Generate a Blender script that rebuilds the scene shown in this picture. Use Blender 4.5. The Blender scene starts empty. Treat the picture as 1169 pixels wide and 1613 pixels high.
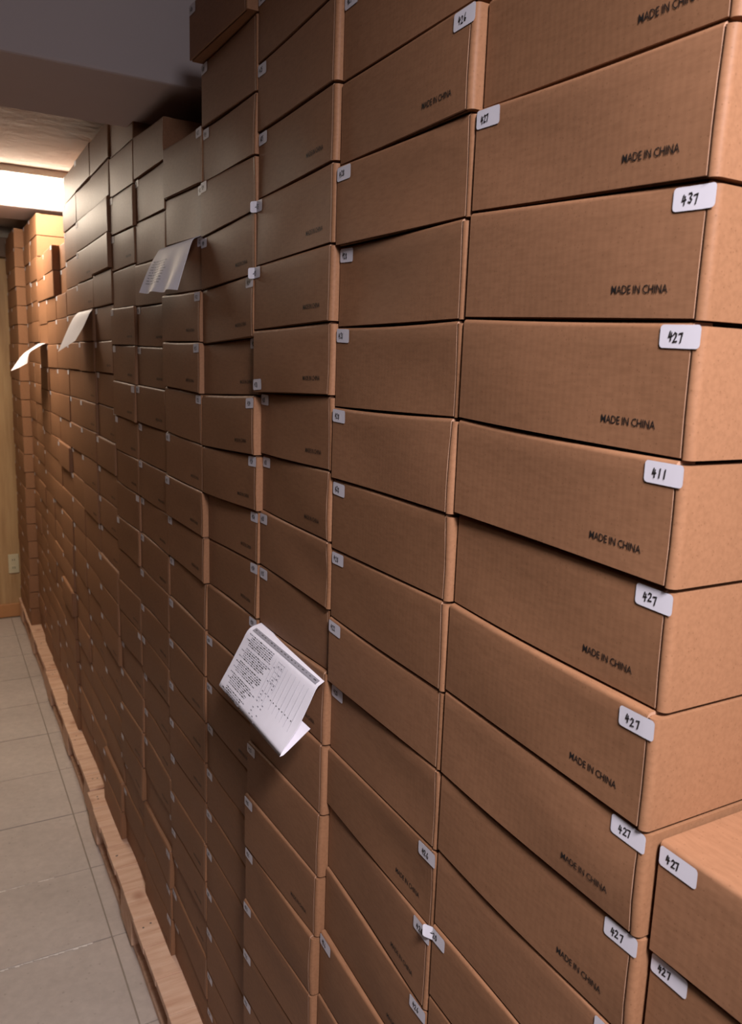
import bpy, bmesh, math, random
from mathutils import Vector, Matrix

SC = bpy.context.scene
COL = SC.collection
R_ = random.Random(7)

# ------------------------------------------------------------------ camera, exposure, world
cam_data = bpy.data.cameras.new('camera')
cam = bpy.data.objects.new('camera', cam_data)
COL.objects.link(cam)
fw = Vector((0.4787, 0.8589, -0.1816)).normalized()
rt = Vector((0.8760, -0.4812, 0.0331))
rt = (rt - fw * rt.dot(fw)).normalized()
up = rt.cross(fw)
m = Matrix((rt, up, -fw)).transposed().to_4x4()
cam.matrix_world = m
cam_data.sensor_fit = 'VERTICAL'
cam_data.sensor_height = 24.0
cam_data.lens = 1249.92 * 24.0 / 1613.0
cam_data.clip_start = 0.02
cam_data.dof.use_dof = True
cam_data.dof.focus_distance = 0.95
cam_data.dof.aperture_fstop = 9.0
SC.camera = cam

SC.view_settings.view_transform = 'Standard'
SC.view_settings.look = 'None'
SC.view_settings.gamma = 1.0
SC.view_settings.exposure = 0.0
world = bpy.data.worlds.new('world')
SC.world = world
world.use_nodes = True
world.node_tree.nodes['Background'].inputs[0].default_value = (0.75, 0.62, 0.55, 1)
world.node_tree.nodes['Background'].inputs[1].default_value = 0.001

NEAR_LAMP = 13.2      # watts of the work lamp behind the photographer
BEAM_FILL = 12.0      # watts of an unseen fill light, added to brighten the beam
FAR_LAMP = 26.0       # strength of the ceiling lamp down the aisle
def area_lamp(name, loc, aim, size, watts, colour, spread):
    la = bpy.data.lights.new(name, 'AREA')
    la.shape = 'DISK'
    la.size = size
    la.energy = watts
    la.color = colour
    la.spread = math.radians(spread)
    lo = bpy.data.objects.new(name, la)
    COL.objects.link(lo)
    lo.location = loc
    lo.rotation_euler = (Vector(aim) - Vector(loc)).to_track_quat('-Z', 'Y').to_euler()
area_lamp('work_lamp', (0.15, -0.40, 0.72), (0.46, 0.36, -0.34), 0.3, NEAR_LAMP, (1.0, 0.93, 0.98), 96)
area_lamp('beam_fill', (-0.25, -1.80, 0.90), (0.2, 1.2, 0.2), 0.5, BEAM_FILL, (1.0, 0.93, 0.98), 170)  # added fill with no real fixture, lifts the beam's near face
FLOOR_Z = -1.63
BASE_Z = -1.491       # top of the pallets
PITCH = 0.0963        # height of a carton
WALL = 0.46           # front plane of the carton wall
W = 0.28
Y0 = 0.373
YB = lambda k: Y0 + W * k

# ------------------------------------------------------------------ materials
def new_mat(name):
    mt = bpy.data.materials.new(name)
    mt.use_nodes = True
    nt = mt.node_tree
    b = nt.nodes['Principled BSDF']
    return mt, nt, b

def N(nt, t, **kw):
    n = nt.nodes.new(t)
    for k, v in kw.items():
        setattr(n, k, v)
    return n

def coords(nt, scale=(1, 1, 1), kind='Object'):
    tc = N(nt, 'ShaderNodeTexCoord')
    mp = N(nt, 'ShaderNodeMapping')
    mp.inputs['Scale'].default_value = scale
    nt.links.new(tc.outputs[kind], mp.inputs['Vector'])
    return mp.outputs['Vector']

def ramp(nt, fac, stops):
    r = N(nt, 'ShaderNodeValToRGB')
    els = r.color_ramp.elements
    while len(els) < len(stops):
        els.new(0.5)
    for e, (p, c) in zip(els, stops):
        e.position = p
        e.color = (*c, 1)
    nt.links.new(fac, r.inputs['Fac'])
    return r.outputs['Color']

def mix(nt, a, b, fac, mode='MIX'):
    x = N(nt, 'ShaderNodeMix', data_type='RGBA', blend_type=mode)
    for sock, v in ((x.inputs['Factor'], fac), (x.inputs[6], a), (x.inputs[7], b)):
        if hasattr(v, 'is_linked'):
            nt.links.new(v, sock)
        elif isinstance(v, (int, float)):
            sock.default_value = v
        else:
            sock.default_value = (*v, 1)
    return x.outputs[2]

def noise(nt, vec, scale, detail=3, rough=0.55):
    n = N(nt, 'ShaderNodeTexNoise')
    n.inputs['Scale'].default_value = scale
    n.inputs['Detail'].default_value = detail
    n.inputs['Roughness'].default_value = rough
    nt.links.new(vec, n.inputs['Vector'])
    return n.outputs['Fac']

def bump(nt, b, h, strength, dist=0.002):
    bp = N(nt, 'ShaderNodeBump')
    bp.inputs['Strength'].default_value = strength
    bp.inputs['Distance'].default_value = dist
    nt.links.new(h, bp.inputs['Height'])
    nt.links.new(bp.outputs['Normal'], b.inputs['Normal'])

def card_mat(name, c):
    mt, nt, b = new_mat(name)
    v = coords(nt)
    info = N(nt, 'ShaderNodeObjectInfo')
    big = noise(nt, v, 9, 3)
    col = mix(nt, tuple(x * 0.9 for x in c), tuple(min(1, x * 1.1) for x in c), big)
    fib = noise(nt, coords(nt, (260, 60, 260)), 1.0, 3)
    col = mix(nt, col, ramp(nt, fib, [(0.3, (0.82, 0.80, 0.78)), (0.62, (1.06, 1.06, 1.06))]), 0.55, 'MULTIPLY')
    spk = N(nt, 'ShaderNodeTexVoronoi')
    spk.inputs['Scale'].default_value = 210
    nt.links.new(v, spk.inputs['Vector'])
    col = mix(nt, col, ramp(nt, spk.outputs['Distance'], [(0.06, (0.55, 0.5, 0.45)), (0.17, (1, 1, 1))]), 0.6, 'MULTIPLY')
    # slow drift of tone from carton to carton
    per = ramp(nt, info.outputs['Random'], [(0.0, (0.93, 0.92, 0.90)), (1.0, (1.05, 1.05, 1.06))])
    col = mix(nt, col, per, 1.0, 'MULTIPLY')
    nt.links.new(col, b.inputs['Base Color'])
    b.inputs['Roughness'].default_value = 0.55
    b.inputs['Specular IOR Level'].default_value = 0.17
    flute = N(nt, 'ShaderNodeTexWave', wave_type='BANDS', bands_direction='Y')
    flute.inputs['Scale'].default_value = 42
    flute.inputs['Distortion'].default_value = 0.6
    nt.links.new(v, flute.inputs['Vector'])
    h = mix(nt, flute.outputs['Fac'], fib, 0.6)
    bump(nt, b, h, 0.12, 0.0006)
    return mt

def plain(name, c, rough=0.7, spec=0.3):
    mt, nt, b = new_mat(name)
    v = coords(nt)
    n = noise(nt, v, 40, 3)
    col = mix(nt, tuple(x * 0.94 for x in c), tuple(min(1, x * 1.05) for x in c), n)
    nt.links.new(col, b.inputs['Base Color'])
    b.inputs['Roughness'].default_value = rough
    b.inputs['Specular IOR Level'].default_value = spec
    return mt

M = {}
M['card'] = card_mat('kraft_cardboard', (0.266, 0.131, 0.068))
M['edge'] = plain('cut_cardboard_edge', (0.36, 0.21, 0.135), 0.85)
M['ink'] = plain('black_ink', (0.012, 0.010, 0.010), 0.6)
M['sticker'] = plain('white_sticker_paper', (0.70, 0.68, 0.74), 0.5)
M['paper'] = plain('white_copy_paper', (0.90, 0.87, 0.93), 0.6)
M['grey_ink'] = plain('grey_print', (0.30, 0.29, 0.33), 0.6)
M['pale_ink'] = plain('pale_grey_print', (0.42, 0.41, 0.46), 0.6)

def pine():
    mt, nt, b = new_mat('pine_wood')
    v = coords(nt, (3, 26, 14))
    g = noise(nt, v, 2.2, 5, 0.6)
    col = ramp(nt, g, [(0.25, (0.54, 0.29, 0.18)), (0.5, (0.68, 0.43, 0.29)), (0.75, (0.76, 0.53, 0.38))])
    k = N(nt, 'ShaderNodeTexVoronoi')
    k.inputs['Scale'].default_value = 7.5
    nt.links.new(coords(nt, (1, 1, 1)), k.inputs['Vector'])
    col = mix(nt, col, ramp(nt, k.outputs['Distance'], [(0.04, (0.45, 0.22, 0.12)), (0.2, (1, 1, 1))]), 0.7, 'MULTIPLY')
    nt.links.new(col, b.inputs['Base Color'])
    b.inputs['Roughness'].default_value = 0.65
    bump(nt, b, g, 0.25, 0.001)
    return mt
M['pine'] = pine()
M['nail'] = plain('nail_head', (0.08, 0.07, 0.07), 0.4)

def floor_mat():
    mt, nt, b = new_mat('worn_floor_tiles')
    v = coords(nt)
    big = noise(nt, v, 2.2, 5, 0.6)
    fine = noise(nt, v, 38, 4, 0.6)
    col = ramp(nt, big, [(0.3, (0.46, 0.395, 0.345)), (0.7, (0.60, 0.52, 0.46))])
    col = mix(nt, col, ramp(nt, fine, [(0.3, (0.84, 0.83, 0.83)), (0.7, (1.06, 1.06, 1.06))]), 0.6, 'MULTIPLY')
    sp = N(nt, 'ShaderNodeTexVoronoi')
    sp.inputs['Scale'].default_value = 34
    nt.links.new(v, sp.inputs['Vector'])
    col = mix(nt, col, ramp(nt, sp.outputs['Distance'], [(0.05, (0.6, 0.57, 0.54)), (0.14, (1, 1, 1))]), 0.5, 'MULTIPLY')
    nt.links.new(col, b.inputs['Base Color'])
    b.inputs['Roughness'].default_value = 0.6
    b.inputs['Specular IOR Level'].default_value = 0.3
    bump(nt, b, fine, 0.15, 0.001)
    return mt
M['floor'] = floor_mat()
M['joint'] = plain('tile_joint', (0.30, 0.25, 0.20), 0.9)
M['chip'] = plain('chipped_tile_edge', (0.90, 0.84, 0.77), 0.8)

def plaster(name, c, bs, scale=30):
    mt, nt, b = new_mat(name)
    v = coords(nt)
    a = noise(nt, v, scale, 5, 0.65)
    d = noise(nt, v, 4, 3)
    col = mix(nt, tuple(x * 0.93 for x in c), c, d)
    nt.links.new(col, b.inputs['Base Color'])
    b.inputs['Roughness'].default_value = 0.9
    b.inputs['Specular IOR Level'].default_value = 0.15
    bump(nt, b, a, bs, 0.01)
    return mt
M['beam'] = plaster('painted_beam', (0.68, 0.61, 0.62), 0.05, 60)
M['ceil'] = plaster('textured_ceiling', (0.60, 0.53, 0.49), 1.0, 13)
M['wall'] = plaster('painted_wall', (0.55, 0.50, 0.46), 0.1, 40)
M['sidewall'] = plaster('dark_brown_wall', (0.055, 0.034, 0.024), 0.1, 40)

def panel_mat():
    mt, nt, b = new_mat('wood_wall_panelling')
    v = coords(nt, (14, 14, 1.2))
    g = noise(nt, v, 1.6, 5, 0.6)
    col = ramp(nt, g, [(0.3, (0.36, 0.20, 0.085)), (0.55, (0.50, 0.31, 0.145)), (0.75, (0.56, 0.37, 0.19))])
    nt.links.new(col, b.inputs['Base Color'])
    b.inputs['Roughness'].default_value = 0.5
    return mt
M['panel'] = panel_mat()
M['trimwood'] = plain('orange_wood_trim', (0.50, 0.24, 0.10), 0.45)
M['darkwood'] = plain('dark_wood_trim', (0.16, 0.10, 0.075), 0.5)
M['outlet'] = plain('ivory_plastic', (0.62, 0.54, 0.36), 0.4)
M['enamel'] = plain('cream_enamel', (0.66, 0.58, 0.50), 0.4)

def emit(name, c, s):
    mt, nt, b = new_mat(name)
    b.inputs['Base Color'].default_value = (0.8, 0.78, 0.74, 1)
    b.inputs['Emission Color'].default_value = (*c, 1)
    b.inputs['Emission Strength'].default_value = s
    return mt
M['lamp_far'] = emit('lit_diffuser_warm', (1.0, 0.84, 0.66), FAR_LAMP)

# ------------------------------------------------------------------ helpers
def tag(o, label=None, cat=None, group=None, kind=None):
    for k, v in (('label', label), ('category', cat), ('group', group), ('kind', kind)):
        if v:
            o[k] = v
    return o

def empty(name, loc):
    o = bpy.data.objects.new(name, None)
    o.empty_display_size = 0.05
    COL.objects.link(o)
    o.location = loc
    return o

class MB:
    """collects faces in world space, then links them as one mesh object"""
    def __init__(s):
        s.v, s.f, s.mi, s.sm = [], [], [], []
    def face(s, pts, mi=0, smooth=False):
        i = len(s.v)
        s.v.extend(tuple(p) for p in pts)
        s.f.append(tuple(range(i, i + len(pts))))
        s.mi.append(mi)
        s.sm.append(smooth)
    def grid(s, rows, mi=0, smooth=True, close_u=False, close_v=False):
        i = len(s.v)
        nr, nc = len(rows), len(rows[0])
        for r in rows:
            s.v.extend(tuple(p) for p in r)
        for a in range(nr if close_v else nr - 1):
            for b in range(nc if close_u else nc - 1):
                a2, b2 = (a + 1) % nr, (b + 1) % nc
                s.f.append((i + a * nc + b, i + a * nc + b2, i + a2 * nc + b2, i + a2 * nc + b))
                s.mi.append(mi)
                s.sm.append(smooth)
    def box(s, x0, x1, y0, y1, z0, z1, mi=0):
        p = [(x, y, z) for z in (z0, z1) for y in (y0, y1) for x in (x0, x1)]
        for q in ((0, 2, 3, 1), (4, 5, 7, 6), (0, 1, 5, 4), (1, 3, 7, 5), (3, 2, 6, 7), (2, 0, 4, 6)):
            s.face([p[k] for k in q], mi)
    def build(s, name, mats, parent=None, origin=(0, 0, 0), merge=False, bevel=0.0):
        me = bpy.data.meshes.new(name)
        ox, oy, oz = origin
        me.from_pydata([(x - ox, y - oy, z - oz) for x, y, z in s.v], [], s.f)
        for mt in (mats if isinstance(mats, (list, tuple)) else [mats]):
            me.materials.append(mt)
        me.polygons.foreach_set('material_index', s.mi)
        me.polygons.foreach_set('use_smooth', s.sm)
        if merge or bevel:
            bm = bmesh.new()
            bm.from_mesh(me)
            bmesh.ops.remove_doubles(bm, verts=bm.verts, dist=1e-5)
            bmesh.ops.recalc_face_normals(bm, faces=bm.faces)
            if bevel:
                bmesh.ops.bevel(bm, geom=[e for e in bm.edges], offset=bevel, segments=2, affect='EDGES', profile=0.5)
            bm.to_mesh(me)
            bm.free()
        me.update()
        o = bpy.data.objects.new(name, me)
        COL.objects.link(o)
        if parent:
            o.parent = parent
        else:
            o.location = origin
        return o

def slab(name, x0, x1, y0, y1, z0, z1, mat, bevel=0.0):
    b = MB()
    b.box(x0, x1, y0, y1, z0, z1)
    org = ((x0 + x1) / 2, (y0 + y1) / 2, z0)
    o = b.build(name, mat, None, org, bevel=bevel)
    return tag(o, kind='structure')

# ------------------------------------------------------------------ the room
CEIL_NEAR, CEIL_FAR, BEAM_Z = 1.02, 0.72, 0.552
END_Y, LEFT_X, RIGHT_X, BACK_Y = 5.28, -0.95, 0.86, -2.0
def build_floor():
    b = MB()
    b.box(LEFT_X, RIGHT_X, BACK_Y, END_Y, FLOOR_Z - 0.05, FLOOR_Z - 0.003, 1)
    rr = random.Random(3)
    ys = [2.094 + 0.3497 * k for k in range(-12, 10)]
    xs = [0.366 + 0.3497 * k for k in range(-4, 3)]
    g = 0.0021
    for i in range(len(ys) - 1):
        for j in range(len(xs) - 1):
            x0, x1 = max(xs[j] + g, LEFT_X), min(xs[j + 1] - g, RIGHT_X)
            y0, y1 = max(ys[i] + g, BACK_Y), min(ys[i + 1] - g, END_Y)
            if x1 - x0 < 0.01 or y1 - y0 < 0.01:
                continue
            z = FLOOR_Z - rr.uniform(0, 0.0012)
            b.box(x0, x1, y0, y1, FLOOR_Z - 0.02, z, 0)
    # worn pale chips along the nearest joints
    for yy, n, amp in ((2.094, 26, 0.011), (2.4437, 18, 0.006), (1.744, 20, 0.01)):
        x = 0.02
        for k in range(n):
            w = rr.uniform(0.008, 0.02)
            h = rr.uniform(0.3, 1.0) * amp
            pts = [(x, yy - 0.001, FLOOR_Z + 0.0004), (x + w, yy - 0.001, FLOOR_Z + 0.0004),
                   (x + w * 0.9, yy - h, FLOOR_Z + 0.0004), (x + w * 0.2, yy - h * 0.8, FLOOR_Z + 0.0004)]
            b.face(pts, 2)
            x += w * 0.85
            if x > 0.30:
                break
    return tag(b.build('floor', [M['floor'], M['joint'], M['chip']]), kind='structure')
build_floor()
slab('ceiling', LEFT_X, RIGHT_X, BACK_Y, 1.72, CEIL_NEAR, CEIL_NEAR + 0.05, M['ceil'])
slab('ceiling_rear', LEFT_X, RIGHT_X, 2.12, END_Y, CEIL_FAR, CEIL_FAR + 0.05, M['ceil'])
slab('beam', LEFT_X, RIGHT_X, 1.745, 2.125, BEAM_Z, CEIL_NEAR + 0.05, M['beam'], bevel=0.006)
slab('beam_rear', LEFT_X, RIGHT_X, 4.20, 4.58, 0.668, CEIL_FAR, M['beam'], bevel=0.004)
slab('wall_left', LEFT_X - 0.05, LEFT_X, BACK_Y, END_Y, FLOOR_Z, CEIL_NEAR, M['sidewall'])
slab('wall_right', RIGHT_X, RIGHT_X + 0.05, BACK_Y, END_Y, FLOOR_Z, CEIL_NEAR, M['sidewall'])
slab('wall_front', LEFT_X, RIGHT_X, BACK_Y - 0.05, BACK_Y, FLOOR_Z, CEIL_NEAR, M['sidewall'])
slab('wall_back', LEFT_X, RIGHT_X, END_Y, END_Y + 0.05, 0.60, CEIL_NEAR, M['wall'])
slab('wall_panelling', LEFT_X, RIGHT_X, END_Y - 0.004, END_Y + 0.05, FLOOR_Z, 0.60, M['panel'])
slab('trim_1', LEFT_X, RIGHT_X, END_Y - 0.06, END_Y - 0.004, 0.545, 0.655, M['darkwood'], bevel=0.005)
slab('baseboard_back', LEFT_X, RIGHT_X, END_Y - 0.02, END_Y - 0.004, FLOOR_Z, FLOOR_Z + 0.085, M['trimwood'], bevel=0.004)

def outlet():
    t = empty('wall_outlet', (0.398, END_Y - 0.004, -1.29))
    tag(t, 'ivory electrical outlet plate low on the wood panelled end wall', 'outlet')
    b = MB()
    b.box(0.368, 0.428, END_Y - 0.011, END_Y - 0.004, -1.35, -1.23)
    b.build('cover_plate', M['outlet'], t, t.location, bevel=0.002)
    for z in (-1.315, -1.265):
        s = MB()
        s.box(0.384, 0.412, END_Y - 0.0135, END_Y - 0.0095, z - 0.014, z + 0.014)
        s.box(0.391, 0.394, END_Y - 0.0140, END_Y - 0.0132, z - 0.006, z + 0.006, 1)
        s.box(0.402, 0.405, END_Y - 0.0140, END_Y - 0.0132, z - 0.006, z + 0.006, 1)
        s.build('socket', [M['outlet'], M['ink']], t, t.location)
outlet()

# ------------------------------------------------------------------ ceiling lamps
def ceiling_lamp(x0, x1, y0, y1, zc, drop, mat, label):
    c = ((x0 + x1) / 2, (y0 + y1) / 2, zc)
    t = empty('ceiling_lamp', c)
    tag(t, label, 'lamp', 'wraparound ceiling lamps')
    f = MB()
    f.box(x0 - 0.012, x1 + 0.012, y0 - 0.012, y1 + 0.012, zc - 0.028, zc - 0.0005)
    f.build('frame', M['enamel'], t, c, bevel=0.003)
    d = MB()
    rows = []
    n = 14
    for k in range(n + 1):                     # rounded trough profile
        a = math.pi * k / n
        yy = (y0 + y1) / 2 - (y1 - y0) / 2 * math.copysign(abs(math.cos(a)) ** 0.35, math.cos(a))
        zz = zc - 0.0285 - (drop - 0.0285) * math.sin(a) ** 0.5 if 0 < k < n else zc - 0.0285
        rows.append([(x0, yy, zz), (x1, yy, zz)])
    d.grid(rows, 0)
    d.face([r[0] for r in rows])
    d.face([r[1] for r in reversed(rows)])
    d.build('diffuser', mat, t, c)
    return t
ceiling_lamp(-0.10, 0.62, 3.56, 4.0, CEIL_FAR, 0.09, M['lamp_far'], 'glowing ceiling lamp across the aisle above the low carton stacks')

# ------------------------------------------------------------------ pallets
def pallet(y0, y1, x0, label):
    t = empty('wooden_pallet', (x0, (y0 + y1) / 2, FLOOR_Z))
    tag(t, label, 'pallet', 'pine pallets under the carton wall')
    L = y1 - y0
    rr = random.Random(int(y0 * 100))
    x1 = RIGHT_X - 0.03
    zt = BASE_Z
    n = max(3, round(L / 0.122))
    for k in range(n):
        a, b_ = y0 + L * k / n, y0 + L * (k + 1) / n
        b = MB()
        g = 0.0008 if k % 3 else 0.0015
        b.box(x0 + rr.uniform(-0.002, 0.003), x1, a + g, b_ - g, zt - 0.02, zt - rr.uniform(0, 0.0008))
        o = b.build('deck_board', M['pine'], t, t.location, bevel=0.0015)
        nb = MB()
        for q in range(2):
            px, py = x0 + rr.uniform(0.015, 0.045), a + (b_ - a) * rr.uniform(0.25, 0.75)
            ring = [(px + 0.0028 * math.cos(i), py + 0.0028 * math.sin(i), zt + 0.0003) for i in [math.pi * j / 4 for j in range(8)]]
            if k % 3 == 0:
                nb.face(ring)
        if nb.f:
            nb.build('nail', M['nail'], o, t.location)
    for yc in (y0 + 0.075, (y0 + y1) / 2, y1 - 0.075):
        b = MB()
        b.box(x0 + 0.004, x0 + 0.10, yc - 0.07, yc + 0.07, FLOOR_Z + 0.019, zt - 0.0205)
        b.build('block', M['pine'], t, t.location, bevel=0.002)
    for xc in (x0 + 0.22, x1 - 0.06):
        b = MB()
        b.box(xc - 0.03, xc + 0.03, y0 + 0.01, y1 - 0.01, FLOOR_Z + 0.019, zt - 0.0205)
        b.build('runner', M['pine'], t, t.location)
    b = MB()
    b.box(x0 + 0.012, x0 + 0.095, y0 + 0.005, y1 - 0.005, FLOOR_Z + 0.0005, FLOOR_Z + 0.0185)
    b.build('bottom_board', M['pine'], t, t.location)
    b = MB()
    b.box(x1 - 0.10, x1, y0 + 0.005, y1 - 0.005, FLOOR_Z + 0.0005, FLOOR_Z + 0.0185)
    b.build('bottom_board', M['pine'], t, t.location)
pallet(0.07, 1.470, 0.392, 'pine pallet under the nearest carton stacks, only its far end in view')
pallet(1.476, 2.676, 0.398, 'pine pallet under the cartons below the ceiling beam')
pallet(2.682, 3.882, 0.407, 'pine pallet in front of the low carton stacks, second pallet from the end wall')
pallet(3.888, 5.20, 0.412, 'pine pallet nearest the wood panelled end wall, under the jutting stack')

# ------------------------------------------------------------------ writing
def text_shape(s):
    cu = bpy.data.curves.new('writing', 'FONT')
    cu.body = s
    cu.size = 1.0
    cu.resolution_u = 2
    cu.offset = 0.006
    cu.space_character = 0.96
    ob = bpy.data.objects.new('writing', cu)
    COL.objects.link(ob)
    dg = bpy.context.evaluated_depsgraph_get()
    me = bpy.data.meshes.new_from_object(ob.evaluated_get(dg))
    vs = [tuple(v.co) for v in me.vertices]
    fs = [tuple(p.vertices) for p in me.polygons]
    bpy.data.objects.remove(ob)
    bpy.data.curves.remove(cu)
    bpy.data.meshes.remove(me)
    x0, x1 = min(v[0] for v in vs), max(v[0] for v in vs)
    y0, y1 = min(v[1] for v in vs), max(v[1] for v in vs)
    return [((v[0] - x0) / (x1 - x0), (v[1] - y0) / (y1 - y0)) for v in vs], fs
PRINT_V, PRINT_F = text_shape('MADE IN CHINA')

STROKES = {
    '0': [[(.5, 1), (.2, .8), (.1, .4), (.3, 0), (.7, .1), (.85, .5), (.7, .9), (.5, 1)]],
    '1': [[(.6, 1), (.4, 0)]],
    '2': [[(.1, .8), (.35, 1), (.7, .9), (.65, .6), (.1, .05), (.85, .1)]],
    '3': [[(.15, .95), (.6, 1), (.75, .8), (.4, .55), (.75, .3), (.5, 0), (.1, .1)]],
    '4': [[(.35, 1), (.1, .4), (.85, .5)], [(.65, .85), (.5, 0)]],
    '5': [[(.8, 1), (.3, .95), (.25, .6), (.7, .5), (.65, .1), (.15, 0)]],
    '6': [[(.6, 1), (.25, .5), (.2, .1), (.6, 0), (.75, .3), (.3, .4)]],
    '7': [[(.1, .9), (.8, 1), (.45, 0)]],
    '8': [[(.5, .5), (.2, .8), (.5, 1), (.75, .8), (.25, .2), (.5, 0), (.75, .25), (.5, .5)]],
}

# ------------------------------------------------------------------ cartons
class Face:
    """front of one carton: maps (distance from its far end, height share) to world, with the warp of the cardboard"""
    def __init__(s, y_far, y_near, zt, zb, xf, seed, warp):
        s.y0, s.y1, s.zt, s.zb, s.xf = y_far, y_near, zt, zb, xf
        r = random.Random(seed)
        s.a = [r.uniform(-1, 1) * warp for _ in range(5)]
    def lerp(s, p, u):
        return p[0] + (p[1] - p[0]) * u
    def top(s, u):
        return s.lerp(s.zt, u) - abs(s.a[3]) * 1.2 * math.sin(math.pi * u)
    def bot(s, u):
        return s.lerp(s.zb, u) + s.a[4] * 0.5 * math.sin(math.pi * u)
    def at(s, u, v, out=0.0):
        """u 0 at the far end .. 1 at the near end, v 0 at the bottom .. 1 at the top"""
        z = s.bot(u) + (s.top(u) - s.bot(u)) * v
        e = math.sin(math.pi * v)
        x = s.lerp(s.xf, u) - out
        x += s.a[0] * math.sin(math.pi * u) * e + s.a[1] * math.sin(2 * math.pi * u) * e + s.a[2] * u * u * math.sin(math.pi * v + 0.5) \
            + s.a[4] * (1 - v) ** 3 * math.sin(math.pi * u * 1.5)
        return (x, s.y0 + (s.y1 - s.y0) * u, z)

def carton(stack, row, y_far, y_near, zt, zb, xf, depth=0.30, seed=0, fine=2, printed=False, stickers=(), label='', group=''):
    """stickers: (side, number, curl); zt, zb, xf are (far, near) pairs"""
    org = ((xf[0] + xf[1]) / 2, (y_far + y_near) / 2, min(zb))
    t = empty('cardboard_carton', org)
    tag(t, label, 'carton', group)
    w = y_far - y_near
    warp = 0.0016 if fine else 0.001
    F = Face(y_far, y_near, zt, zb, xf, seed, warp)
    th = 0.0026
    lip = 0.0085 if fine else 0.007          # strip of the body left bare beside the lid
    ue = 1 - lip / w
    # --- body: open corners rounded, wall behind the lid panel
    xb = WALL + depth
    b = MB()
    rad = 0.006 if fine == 2 else 0.0028
    gro = 0.0010 if fine else 0.0014          # open groove between strip and lid
    prof = [(0.0036, y_near + lip - gro), (0.0002, y_near + lip - gro), (0.0, y_near + rad)]
    seg = 5 if fine else 2
    for k in range(1, seg + 1):                # near front corner
        a = math.pi / 2 * k / seg
        prof.append((rad - rad * math.cos(a), y_near + rad - rad * math.sin(a)))
    prof.append((None, y_near))
    prof.append((None, y_far))
    for k in range(seg + 1):
        a = math.pi / 2 * (1 - k / seg)
        prof.append((0.0036 + rad - rad * math.cos(a), y_far - rad + rad * math.sin(a)))
    rows = []
    nv = 3 if fine else 1
    for j in range(nv + 1):
        v = j / nv
        row = []
        for (dx, y) in prof:
            u = min(1, max(0, (y_far - y) / w))
            bx = F.at(min(u, 0.985), v)[0]
            x = xb if dx is None else bx + dx
            z = F.bot(u) + (F.top(u) - th * 1.1 - F.bot(u)) * v
            row.append((x, y, z))
        rows.append(row)
    b.grid(rows, 0, smooth=True, close_u=True)
    b.face(list(reversed(rows[0])))
    b.face(rows[-1])
    bo = b.build('body', M['card'], t, org)
    # flat shading on the long straight walls, smooth on the corners only
    me = bo.data
    for p in me.polygons:
        n = p.normal
        if max(abs(n.x), abs(n.y), abs(n.z)) > 0.999:
            p.use_smooth = False
    # --- lid: top sheet folded over the front edge and down the front
    b = MB()
    nu = 12 if fine == 2 else (6 if fine else 2)
    nz = 6 if fine == 2 else (3 if fine else 1)
    fr = 0.0042 if fine == 2 else 0.0052
    def column(u):
        H = F.top(u) - F.bot(u)
        xf_ = F.at(u, 0.93)[0]
        y = F.y0 + (F.y1 - F.y0) * u
        zt_ = F.top(u)
        o = [(xb, y, zt_), (xf_ + 0.02, y, zt_)]
        i_ = [(xb, y, zt_ - th), (xf_ + 0.02, y, zt_ - th)]
        k_ = 4 if fine else 2
        for k in range(k_ + 1):
            a = math.pi / 2 * k / k_
            o.append((xf_ + fr - fr * math.sin(a), y, zt_ - fr + fr * math.cos(a)))
            q = fr - th
            i_.append((xf_ + fr - q * math.sin(a), y, zt_ - fr + q * math.cos(a)))
        for k in range(1, nz + 1):
            v = (1 - fr / H) * (1 - k / nz) + 0.012 * (k / nz)
            p = F.at(u, v)
            bl = min(1.0, k / nz * 3)          # ease from the fold into the warp
            x = xf_ + (p[0] - xf_) * bl
            o.append((x, y, p[2]))
            i_.append((x + th, y, p[2]))
        return o, i_
    us = [ue * k / nu for k in range(nu + 1)]
    cols = [column(u) for u in us]
    b.grid([c[0] for c in cols], 0)
    b.grid([list(reversed(c[1])) for c in cols], 0)
    for c, flip in ((cols[0], False), (cols[-1], True)):   # cut ends of the sheet
        o, i_ = c
        for k in range(1, len(o) - 1):
            q = [o[k], o[k + 1], i_[k + 1], i_[k]]
            b.face(q if flip else list(reversed(q)), 1)
    for a, c in zip(cols[:-1], cols[1:]):
        b.face([a[0][-1], c[0][-1], c[1][-1], a[1][-1]], 1)
    def front(u, v, out):
        """point on the lid panel as built"""
        H = F.top(u) - F.bot(u)
        vt = 1 - fr / H
        xf_ = F.at(u, 0.93)[0]
        k = (vt - v) / (vt - 0.012) * nz
        p = F.at(u, v)
        bl = max(0.0, min(1.0, k / nz * 3))
        return (xf_ + (p[0] - xf_) * bl - out, p[1], p[2])
    if printed:
        H = F.top(0.8) - F.bot(0.8)
        tw, tht = 0.0535, 0.0062
        u1 = 1 - 0.0325 / w
        u0 = u1 - tw / w
        v0 = 0.0185 / H
        pts = [front(u0 + (u1 - u0) * x, v0 + tht / H * y, 0.0004) for x, y in PRINT_V]
        i0 = len(b.v)
        b.v.extend(pts)
        for f in PRINT_F:
            b.f.append(tuple(i0 + k for k in f)); b.mi.append(2); b.sm.append(False)
    b.build('lid', [M['card'], M['edge'], M['ink']], t, org)
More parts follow.
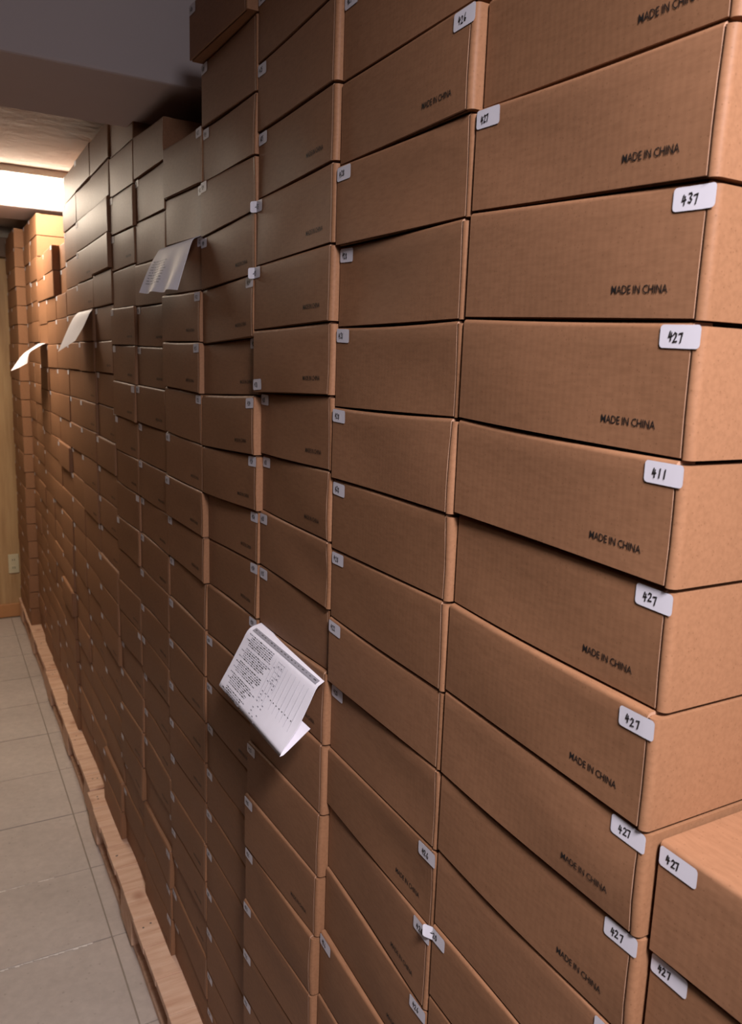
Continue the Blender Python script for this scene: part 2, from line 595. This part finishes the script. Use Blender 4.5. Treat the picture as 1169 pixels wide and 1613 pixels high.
    # --- stickers
    for side, number, curl in stickers:
        s = MB()
        sw, sh = 0.035, 0.0162
        H = F.top(0.5) - F.bot(0.5)
        rr = random.Random(seed * 3 + 1)
        drop = rr.uniform(0.0012, 0.004)
        tilt = rr.uniform(-0.03, 0.03)
        if side == 'low':
            drop = H - sh - 0.004
        if side == 'near':
            ua, ub = 1 - (sw + 0.0005) / w, 1 - 0.0005 / w
        else:
            ua, ub = (0.0006 - curl) / w, (sw - curl) / w
        def sp(a, c, out=0.0):                # a 0..1 along, c 0..1 up
            u = ua + (ub - ua) * a
            v = 1 - (drop + sh * (1 - c) + tilt * sw * (a - 0.5)) / H
            uu = min(max(u, 0.0), ue)
            p = front(uu, min(v, 0.985), 0.0007 + out)
            y = F.y0 + (F.y1 - F.y0) * u
            return (p[0] - (0.7 * -u * w if u < 0 else 0), y, F.bot(uu) + (F.top(uu) - F.bot(uu)) * v)
        def inset(q):                          # rounded corners of the label
            e = min(q, 1 - q) / 0.085
            return 0.0 if e >= 1 or not fine else 0.18 * (1 - math.sqrt(max(0.0, 1 - (1 - e) ** 2)))
        cuts = [0, .008, .025, .05, .085, .3, .5, .7, .915, .95, .975, .992, 1] if fine else [0, 1]
        for a0, a1 in zip(cuts[:-1], cuts[1:]):    # strips follow the warp
            s.face([sp(a0, inset(a0)), sp(a1, inset(a1)), sp(a1, 1 - inset(a1)), sp(a0, 1 - inset(a0))], 0)
        if number and fine:
            big = side == 'near'
            dw, dh, gap = (0.115, 0.40, 0.022) if big else (0.105, 0.40, 0.018)
            x = 0.22 if big else 0.20
            lw = 0.0011
            for ch in number:
                jx, jy = rr.uniform(-.02, .02), rr.uniform(-.05, .05)
                for st in STROKES[ch]:
                    for (p, q) in zip(st[:-1], st[1:]):
                        P = (x + dw * p[0] + jx, 0.28 + dh * p[1] + jy)
                        Q = (x + dw * q[0] + jx, 0.28 + dh * q[1] + jy)
                        dx, dy = (Q[0] - P[0]) * sw, (Q[1] - P[1]) * sh
                        L = math.hypot(dx, dy) or 1
                        ox, oy = -dy / L * lw / 2, dx / L * lw / 2
                        ex, ey = dx / L * lw * .4, dy / L * lw * .4
                        c4 = [(P[0] + (ox - ex) / sw, P[1] + (oy - ey) / sh), (P[0] + (-ox - ex) / sw, P[1] + (-oy - ey) / sh),
                              (Q[0] + (-ox + ex) / sw, Q[1] + (-oy + ey) / sh), (Q[0] + (ox + ex) / sw, Q[1] + (oy + ey) / sh)]
                        s.face([sp(a, c, 0.0003) for a, c in c4], 1)
                x += dw + gap
        so = s.build('sticker', [M['sticker'], M['ink']], t, org)
        if number and fine:
            so['label'] = 'white sticker with handwritten number ' + number
    return t

ORD = ['first', 'second', 'third', 'fourth', 'fifth', 'sixth', 'seventh', 'eighth', 'ninth', 'tenth', 'eleventh', 'twelfth',
       'thirteenth', 'fourteenth', 'fifteenth', 'sixteenth', 'seventeenth', 'eighteenth', 'nineteenth', 'twentieth', 'twenty-first', 'twenty-second', 'twenty-third']

# heights of the seams (far end, near end of each stack) and how far each carton juts out, in metres
ZL = {
    0: [.332, .238, .146, .048, -.049, -.145, -.240, -.336, -.431, -.523, -.615, -.706],
    1: [.432, .335, .240, .145, .046, -.055, -.148, -.243, -.338, -.432, -.532, -.618, -.718, -.820, -.925],
    2: [.530, .435, .340, .244, .145, .048, -.049, -.147, -.240, -.332, -.433, -.540, -.645, -.742, -.842, -.948, -1.045, -1.142],
    3: [.606, .515, .409, .317, .220, .128, .029, -.065, -.163, -.255, -.347, -.439, -.542, -.642, -.733, -.832, -.925, -1.014, -1.110, -1.203, -1.312, -1.402],
    4: [.432, .331, .236, .134, .036, -.060, -.159, -.256, -.348, -.443, -.540, -.640, -.742, -.836, -.930, -1.027, -1.124, -1.206, -1.292, -1.384],
    5: [.516, .418, .321, .222, .124, .028, -.067, -.159, -.255, -.349, -.446, -.539, -.635, -.723, -.828, -.928, -1.012, -1.113, -1.209, -1.299, -1.391],
    6: [.617, .522, .420, .323, .229, .131, .033, -.065, -.161, -.258, -.349, -.451, -.547, -.641, -.734, -.830, -.916, -1.026, -1.122, -1.215, -1.305, -1.398],
}
ZR = {
    0: [.326, .226, .129, .037, -.059, -.152, -.248, -.343, -.435, -.530, -.625, -.718],
    1: [.430, .333, .238, .143, .047, -.049, -.147, -.240, -.340, -.431, -.527, -.627, -.731, -.830, -.930],
    2: [.530, .436, .338, .247, .150, .054, -.040, -.139, -.235, -.330, -.421, -.529, -.637, -.736, -.833, -.930, -1.028, -1.130],
    3: [.600, .508, .400, .310, .230, .135, .039, -.053, -.150, -.243, -.332, -.428, -.530, -.630, -.725, -.825, -.918, -1.008, -1.104, -1.200, -1.300, -1.396],
    4: [.417, .319, .226, .128, .033, -.064, -.162, -.254, -.345, -.439, -.536, -.635, -.737, -.826, -.917, -1.012, -1.100, -1.197, -1.294, -1.392],
    5: [.499, .412, .313, .217, .120, .024, -.069, -.162, -.255, -.351, -.446, -.541, -.630, -.725, -.815, -.917, -1.006, -1.108, -1.202, -1.302, -1.388],
    6: [.610, .512, .412, .315, .228, .127, .030, -.068, -.163, -.258, -.350, -.446, -.539, -.631, -.723, -.812, -.910, -1.007, -1.112, -1.210, -1.300, -1.395],
}
XL = {
    0: [.009, .002, .001, .000, .000, .006, .001, .001, .002, .003, .001],
    1: [.001, .000, -.004, .003, .001, -.002, .001, .002, .000, .007, .004, .008, .005, -.002, -.004],
    2: [-.002, -.002, .000, -.003, -.006, -.007, .007, .011, .007, .007, .005, -.009, -.014, -.018, -.016, -.019, -.019, -.018],
    3: [-.024, -.003, .000, -.005, -.005, -.002, .000, -.005, -.004, .007, .008, .004, .002, .002, .003, .001, .000, .000, -.001, -.001, .000],
}
XR = {
    0: [.003, .001, .002, .001, -.001, .002, -.004, -.001, .002, .002, .002],
    1: [.000, -.003, .001, .000, .000, -.002, -.002, -.002, .001, .001, .002, .000, .000, -.002, -.003],
    2: [-.006, -.008, -.007, -.007, -.007, -.005, -.003, -.002, -.002, .003, -.002, -.004, -.005, -.008, -.014, -.014, -.013, -.012],
    3: [-.020, -.004, -.004, -.005, -.005, -.007, .003, -.005, .000, .004, .004, .003, .003, .003, .003, .002, .001, .000, .000, .000, .000],
}
# cartons that jut further out or stand back: (stack, approximate height of the carton's middle): outward shift
JUT = [(7, .37, .008), (7, .28, .009), (8, .37, .003), (8, .28, .004), (6, .08, .005), (6, -.11, .006), (6, -.015, .003), (8, -.21, .006),
       (8, -.30, .007), (8, -.40, .006), (8, -.49, .006), (7, -.30, .005), (7, -.69, .006), (7, -.78, .007), (7, -.85, .007), (6, -.50, .004),
       (4, -.30, .005), (8, .08, .005), (8, -.02, .005), (7, -1.35, .012), (7, -1.44, .014), (6, -1.06, .006), (6, -1.16, .007),
       (5, -1.26, .006), (5, -1.35, .006), (5, -1.44, .006), (10, -.67, .006), (10, -.76, .007), (10, -.86, .007), (10, -.95, .017), (10, -1.05, .009),
       (10, -1.15, .009), (10, -1.25, .009), (10, -1.35, .009), (10, -1.44, .012), (4, .085, .007), (4, -.01, .008), (4, -.11, .004), (11, .38, .006), (11, .28, .006),
       (10, -.38, .010), (9, .28, -.002)]
JUT_BACK = [(10, .38, .022), (10, .28, .022)]
TOPROWS = {7: .622, 8: .624, 9: .622, 10: .424, 11: .424, 12: .42, 13: .632, 14: .634, 15: .632, 16: .632}
NEARX = {13: .466, 14: .468, 15: .424, 16: .426}
SPAN = {13: (4.055, 4.325), 14: (4.330, 4.590), 15: (4.605, 4.885), 16: (4.89, 5.16)}
STICKERS = {  # (stack, row): (side, number)
    0: {1: ('far', '427'), 2: ('near', '437'), 3: ('near', '427'), 4: ('near', '411'), 5: ('near', '427'), 6: ('near', '427'), 7: ('near', '427'),
        8: ('near', '427'), 9: ('near', '427'), 10: ('far', '420'), 11: ('near', '427')},
    1: {0: ('far', '421'), 1: ('near', '426'), 2: ('far', '428'), 3: ('far', '428'), 4: ('far', '421'), 5: ('far', '428'), 6: ('far', '428'), 7: ('far', '428'),
        8: ('far', '422'), 9: ('far', '428'), 10: ('near', '426'), 11: ('near', '426'), 12: ('near', '426'), 13: ('far', '426')},
    2: {0: ('far', '425'), 1: ('far', '425'), 2: ('far', '425'), 3: ('far', '425'), 4: ('far', '425'), 5: ('low', '425'), 6: ('far', '425'), 7: ('far', '425'),
        8: ('far', '425'), 9: ('far', '425'), 10: ('far', '425')},
}
WORDS = ['top', 'upper']

def stickers_for(k, r):
    if k in STICKERS:
        s = STICKERS[k].get(r)
        if s:
            return [(s[0], s[1], 0.010 if (k, r) in ((0, 10), (2, 3), (2, 4)) else 0.0)]
        if k == 2:
            return [('far', '425', 0.0)]
        return []
    q = random.Random(k * 131 + r * 17)
    if k == 3:
        return [(('near' if 5 <= r <= 11 else 'far'), '424', 0.0)] if r not in (6,) else [('near', '424', 0.0)]
    if k == 4:
        return [(('near' if 3 <= r <= 5 or r == 0 else 'far'), '423', 0.0)] if r not in (1, 2) else [('near', '423', 0.004)]
    if k == 5:
        return [('near' if r > 16 else 'far', '422', 0.0)] if r > 3 else ([('far', '422', 0)] if q.random() < .3 else [])
    p = q.random()
    if k in (6, 7) and r < 5:
        return [('far', '', 0.0)] if (k, r) in ((6, 2), (6, 3)) else []
    if p < 0.62:
        return [('far', '', 0.0)]
    if p < 0.80:
        return [('near', '', 0.0)]
    return []

def has_print(k, r):
    if k == -1:
        return False
    if k == 0:
        return r <= 9
    if k == 1:
        return r in (1, 10, 11, 12)
    if k == 2:
        return r in (2, 3, 4, 5, 6, 7, 10, 13)
    if k == 3:
        return 4 <= r <= 13
    if k <= 8:
        return random.Random(k * 7 + r).random() < 0.55 and r >= 3
    return False

def seams(k):
    if k in ZL:
        a, b = list(ZL[k]), list(ZR[k])
    else:
        rr = random.Random(k * 53)
        n = round((TOPROWS[k] - BASE_Z) / PITCH)
        a = [BASE_Z + (TOPROWS[k] - BASE_Z) * (n - i) / n + (rr.uniform(-.0035, .0035) if 0 < i else 0) for i in range(n)]
        b = [z + rr.uniform(-.002, .002) for z in a]
    while a[-1] - BASE_Z > 0.062:                # go on down to the pallet
        left = a[-1] - BASE_Z
        n = max(1, round(left / PITCH))
        step = left / n
        if n == 1:
            break
        a.append(a[-1] - step)
        b.append(b[-1] - (b[-1] - BASE_Z) / n)
    if a[-1] - BASE_Z <= 0.062:
        a.pop(); b.pop()
    a.append(BASE_Z + .0005); b.append(BASE_Z + .0005)
    return a, b

def desc(k, r, n, st):
    if st:
        side = {'near': 'right', 'far': 'left', 'low': 'lower left'}[st[0][0]]
        num = st[0][1] + ' ' if k <= 1 and st[0][1] else ''
        look = 'with %ssticker at %s corner' % (num, side)
    else:
        look = 'without a sticker'
    if k == 0:
        stack = 'full stack at the near corner'
    elif k <= 9:
        stack = ORD[k] + ' full stack from near corner'
    elif k <= 12:
        stack = ORD[k - 10] + ' low stack under far lamp'
    elif k <= 14:
        stack = ('first' if k == 13 else 'second') + ' tall stack behind low stacks'
    else:
        stack = ('first' if k == 15 else 'last') + ' jutting stack by end wall'
    return 'carton %s, %s down in %s' % (look, ORD[r], stack)

def group_of(k):
    if k <= 9:
        return 'cartons of the tall wall'
    if k <= 12:
        return 'cartons of the low stacks under the far lamp'
    return 'cartons of the far stacks by the end wall'

for k in range(0, 17):
    a, b = seams(k)
    y_near, y_far = SPAN.get(k, (YB(k), YB(k + 1)))
    n = len(a) - 1
    rr = random.Random(900 + k)
    for r in range(n):
        seed = k * 100 + r + 1
        gap_f, gap_n = rr.uniform(.0008, .0018), rr.uniform(.0010, .0028)
        if k in XL:
            xl = XL[k][r] if r < len(XL[k]) else XL[k][-1]
            xr = XR[k][r] if r < len(XR[k]) else XR[k][-1]
            x = (WALL + xl, WALL + xr)
        else:
            j = rr.uniform(-.0035, .0035)
            sk = rr.uniform(-.0012, .0012)
            zm = (a[r] + a[r + 1]) / 2
            for (kk, zz, dd) in JUT:
                if kk == k and abs(zz - zm) < PITCH * 0.5:
                    j = -dd
                    gap_n += 0.003
            for (kk, zz, dd) in JUT_BACK:
                if kk == k and abs(zz - zm) < PITCH * 0.5:
                    j = dd
            base = NEARX.get(k, WALL)
            x = (base + j - sk, base + j + sk)
        st = stickers_for(k, r)
        fine = 2 if k <= 2 else (1 if k <= 6 else 0)
        carton(k, r, y_far - gap_f, y_near + gap_n, (a[r] - .0006, b[r] - .0006), (a[r + 1] + .0004, b[r + 1] + .0004), x,
               depth=0.30, seed=seed, fine=fine, printed=has_print(k, r),
               stickers=[s if s[0] != 'low' else ('low', s[1], s[2]) for s in st],
               label=desc(k, r, n, st), group=group_of(k))

# the lower stack beside the near corner
zz = [-.349, -.445, -.541]
while zz[-1] - BASE_Z > 0.1:
    nleft = round((zz[-1] - BASE_Z) / PITCH)
    if nleft <= 1:
        break
    zz.append(zz[-1] - (zz[-1] - BASE_Z) / nleft)
zz.append(BASE_Z + .0005)
for r in range(len(zz) - 1):
    xo = (.470 + (.004 if r % 2 else 0), .470 + (.002 if r % 3 else -.001))
    carton(-1, r, 0.3705, 0.092, (zz[r] - .0006,) * 2, (zz[r + 1] + .0004,) * 2, xo, seed=5000 + r, fine=2, printed=False,
           stickers=[('far', '427', 0.0)] if r < 3 else [],
           label='carton%s, %s down in low stack beside the near corner' % (' with 427 sticker' if r < 3 else '', ORD[r]),
           group='cartons of the low stack beside the near corner')

# ------------------------------------------------------------------ packing slips
def slip(label, prof_far, prof_near, y_far, y_near, wave=0.0, curl=0.0, printed=0, seed=0):
    """sheet tucked under a carton and drooping out: two outward profiles, far and near end, joined"""
    rr = random.Random(seed)
    def dense(prof, n):
        # Catmull-Rom through the profile points, even steps
        P = [Vector((p[0], 0, p[1])) for p in prof]
        P = [P[0] * 2 - P[1]] + P + [P[-1] * 2 - P[-2]]
        pts = []
        for i in range(1, len(P) - 2):
            for q in range(8):
                s = q / 8
                a, b, c, d = P[i - 1], P[i], P[i + 1], P[i + 2]
                pts.append(0.5 * ((2 * b) + (c - a) * s + (2 * a - 5 * b + 4 * c - d) * s * s + (3 * b - a - 3 * c + d) * s ** 3))
        pts.append(P[-2])
        L = [0]
        for a, b in zip(pts[:-1], pts[1:]):
            L.append(L[-1] + (b - a).length)
        out = []
        for k in range(n + 1):
            t = L[-1] * k / n
            i = max(j for j in range(len(L)) if L[j] <= t + 1e-9)
            if i >= len(pts) - 1:
                out.append(pts[-1]); continue
            f = (t - L[i]) / max(1e-9, L[i + 1] - L[i])
            out.append(pts[i].lerp(pts[i + 1], f))
        return out, L[-1]
    NV, NU = 26, 22
    A, la = dense(prof_far, NV)
    B, lb = dense(prof_near, NV)
    def at(u, v, out=0.0):
        i = min(NV - 1, int(v * NV))
        f = v * NV - i
        p = A[i].lerp(A[i + 1], f).lerp(B[i].lerp(B[i + 1], f), u)
        d = (A[i + 1] - A[i]).lerp(B[i + 1] - B[i], u).normalized()
        nrm = Vector((d.z, 0, -d.x))
        if nrm.z < 0 and v < 0.5:
            nrm = -nrm
        grow = max(0.0, v - 0.25)
        p = p + nrm * (wave * grow * math.sin(u * 14 + 1.2 + v * 1.5) + curl * grow * (2 * u - 1) ** 2)
        return p.x + nrm.x * out, y_far + (y_near - y_far) * u, p.z + nrm.z * out
    b = MB()
    top = [[at(u / NU, v / NV, 0.0002) for u in range(NU + 1)] for v in range(NV + 1)]
    bot = [[at(u / NU, v / NV, -0.0002) for u in range(NU + 1)] for v in range(NV + 1)]
    b.grid(top, 0)
    b.grid([list(reversed(r)) for r in bot], 0)
    for g in range(NV):
        b.face([top[g][0], top[g + 1][0], bot[g + 1][0], bot[g][0]])
        b.face([top[g][NU], bot[g][NU], bot[g + 1][NU], top[g + 1][NU]])
    for g in range(NU):
        b.face([top[NV][g], top[NV][g + 1], bot[NV][g + 1], bot[NV][g]])
    def mark(u0, u1, v0, v1, mi, n=1):
        for q in range(n):
            a, c = u0 + (u1 - u0) * q / n, u0 + (u1 - u0) * (q + 1) / n
            b.face([at(a, v0, 0.0006), at(c, v0, 0.0006), at(c, v1, 0.0006), at(a, v1, 0.0006)], mi)
    if printed:
        v0, v1 = printed                       # share of the sheet's length that lies outside and faces up
        V = lambda t: v0 + (v1 - v0) * t
        for q in range(12):                    # grey heading band
            for h in range(6):
                mark(0.05 + q * 0.077, 0.05 + (q + 1) * 0.077, V(.025 + h * .01), V(.035 + h * .01), 2)
        for q in range(18):
            x = 0.07 + q * 0.05
            mark(x, x + rr.uniform(.012, .03), V(.045), V(.058), 1)
        for line in range(34):                 # blocks of small print on the far half
            t = 0.125 + line * 0.0245
            if line % 7 == 6:
                continue
            x = 0.05 + (0.05 if line % 3 else 0.0)
            end = rr.uniform(.34, .47)
            while x < end:
                wd = rr.uniform(.008, .035)
                mark(x, x + wd, V(t), V(t + 0.010), 2 if rr.random() < .55 else 1)
                x += wd + rr.uniform(.005, .010)
        for c in (.50, .545, .585):            # narrow columns of figures
            for line in range(18):
                if rr.random() < .5:
                    mark(c, c + .018, V(.2 + line * .042), V(.2 + line * .042 + .011), 2)
        for u in (.49, .53, .575, .615):
            mark(u, u + .0022, V(.15), V(.92 if u < .6 else .5), 3)
        for line in range(5):
            mark(.53, .62, V(.16 + line * .06), V(.163 + line * .06), 3)
        for q in range(6):                     # ruled columns on the near half
            u = .66 + q * .055
            mark(u, u + .0022, V(.16), V(.93), 3)
        for q in range(8):
            mark(.63 + q * .04, .642 + q * .04, V(.55), V(.56), 1)
    elif seed:
        for line in range(9):
            t = .42 + line * .05
            x = .06
            while x < .45:
                wd = rr.uniform(.03, .08)
                mark(x, x + wd, t, t + .016, 3)
                x += wd + .02
    org = ((prof_near[0][0] + .0), (y_far + y_near) / 2, prof_near[0][1])
    o = b.build('packing_slip', [M['paper'], M['ink'], M['grey_ink'], M['pale_ink']], None, org)
    return tag(o, label, 'paper', 'packing slips hanging from the cartons')

slip('large printed packing slip drooping from the third stack, nearest of the papers',
     [(.468, -.4325), (.446, -.440), (.432, -.463), (.412, -.499), (.3945, -.529), (.3965, -.5325), (.436, -.505)],
     [(.468, -.4290), (.456, -.4365), (.447, -.443), (.436, -.465), (.420, -.495), (.3950, -.5295), (.3985, -.5325), (.4385, -.5015)],
     1.205, .940, printed=(.06, .765), seed=11)
slip('crumpled white packing slip hanging in folds in the fifth stack, below the beam',
     [(.462, .2315), (.447, .227), (.440, .219), (.426, .190), (.405, .133)],
     [(.462, .2272), (.450, .2225), (.440, .214), (.429, .179), (.411, .125)],
     1.755, 1.50, wave=.006, curl=.004, seed=12)
slip('plain white packing slip jutting from the ninth stack, second of the far papers',
     [(.462, .1435), (.449, .137), (.428, .104), (.386, .010)],
     [(.462, .1435), (.449, .133), (.427, .087), (.402, .044)],
     2.885, 2.625, seed=0)
slip('farthest white packing slip, seen edge on, jutting from the last low stack',
     [(.462, .0477), (.450, .045), (.418, .022), (.382, -.008), (.332, -.081)],
     [(.462, .0477), (.448, .046), (.415, .026), (.386, .002), (.378, -.040)],
     4.005, 3.745, curl=.003, seed=0)
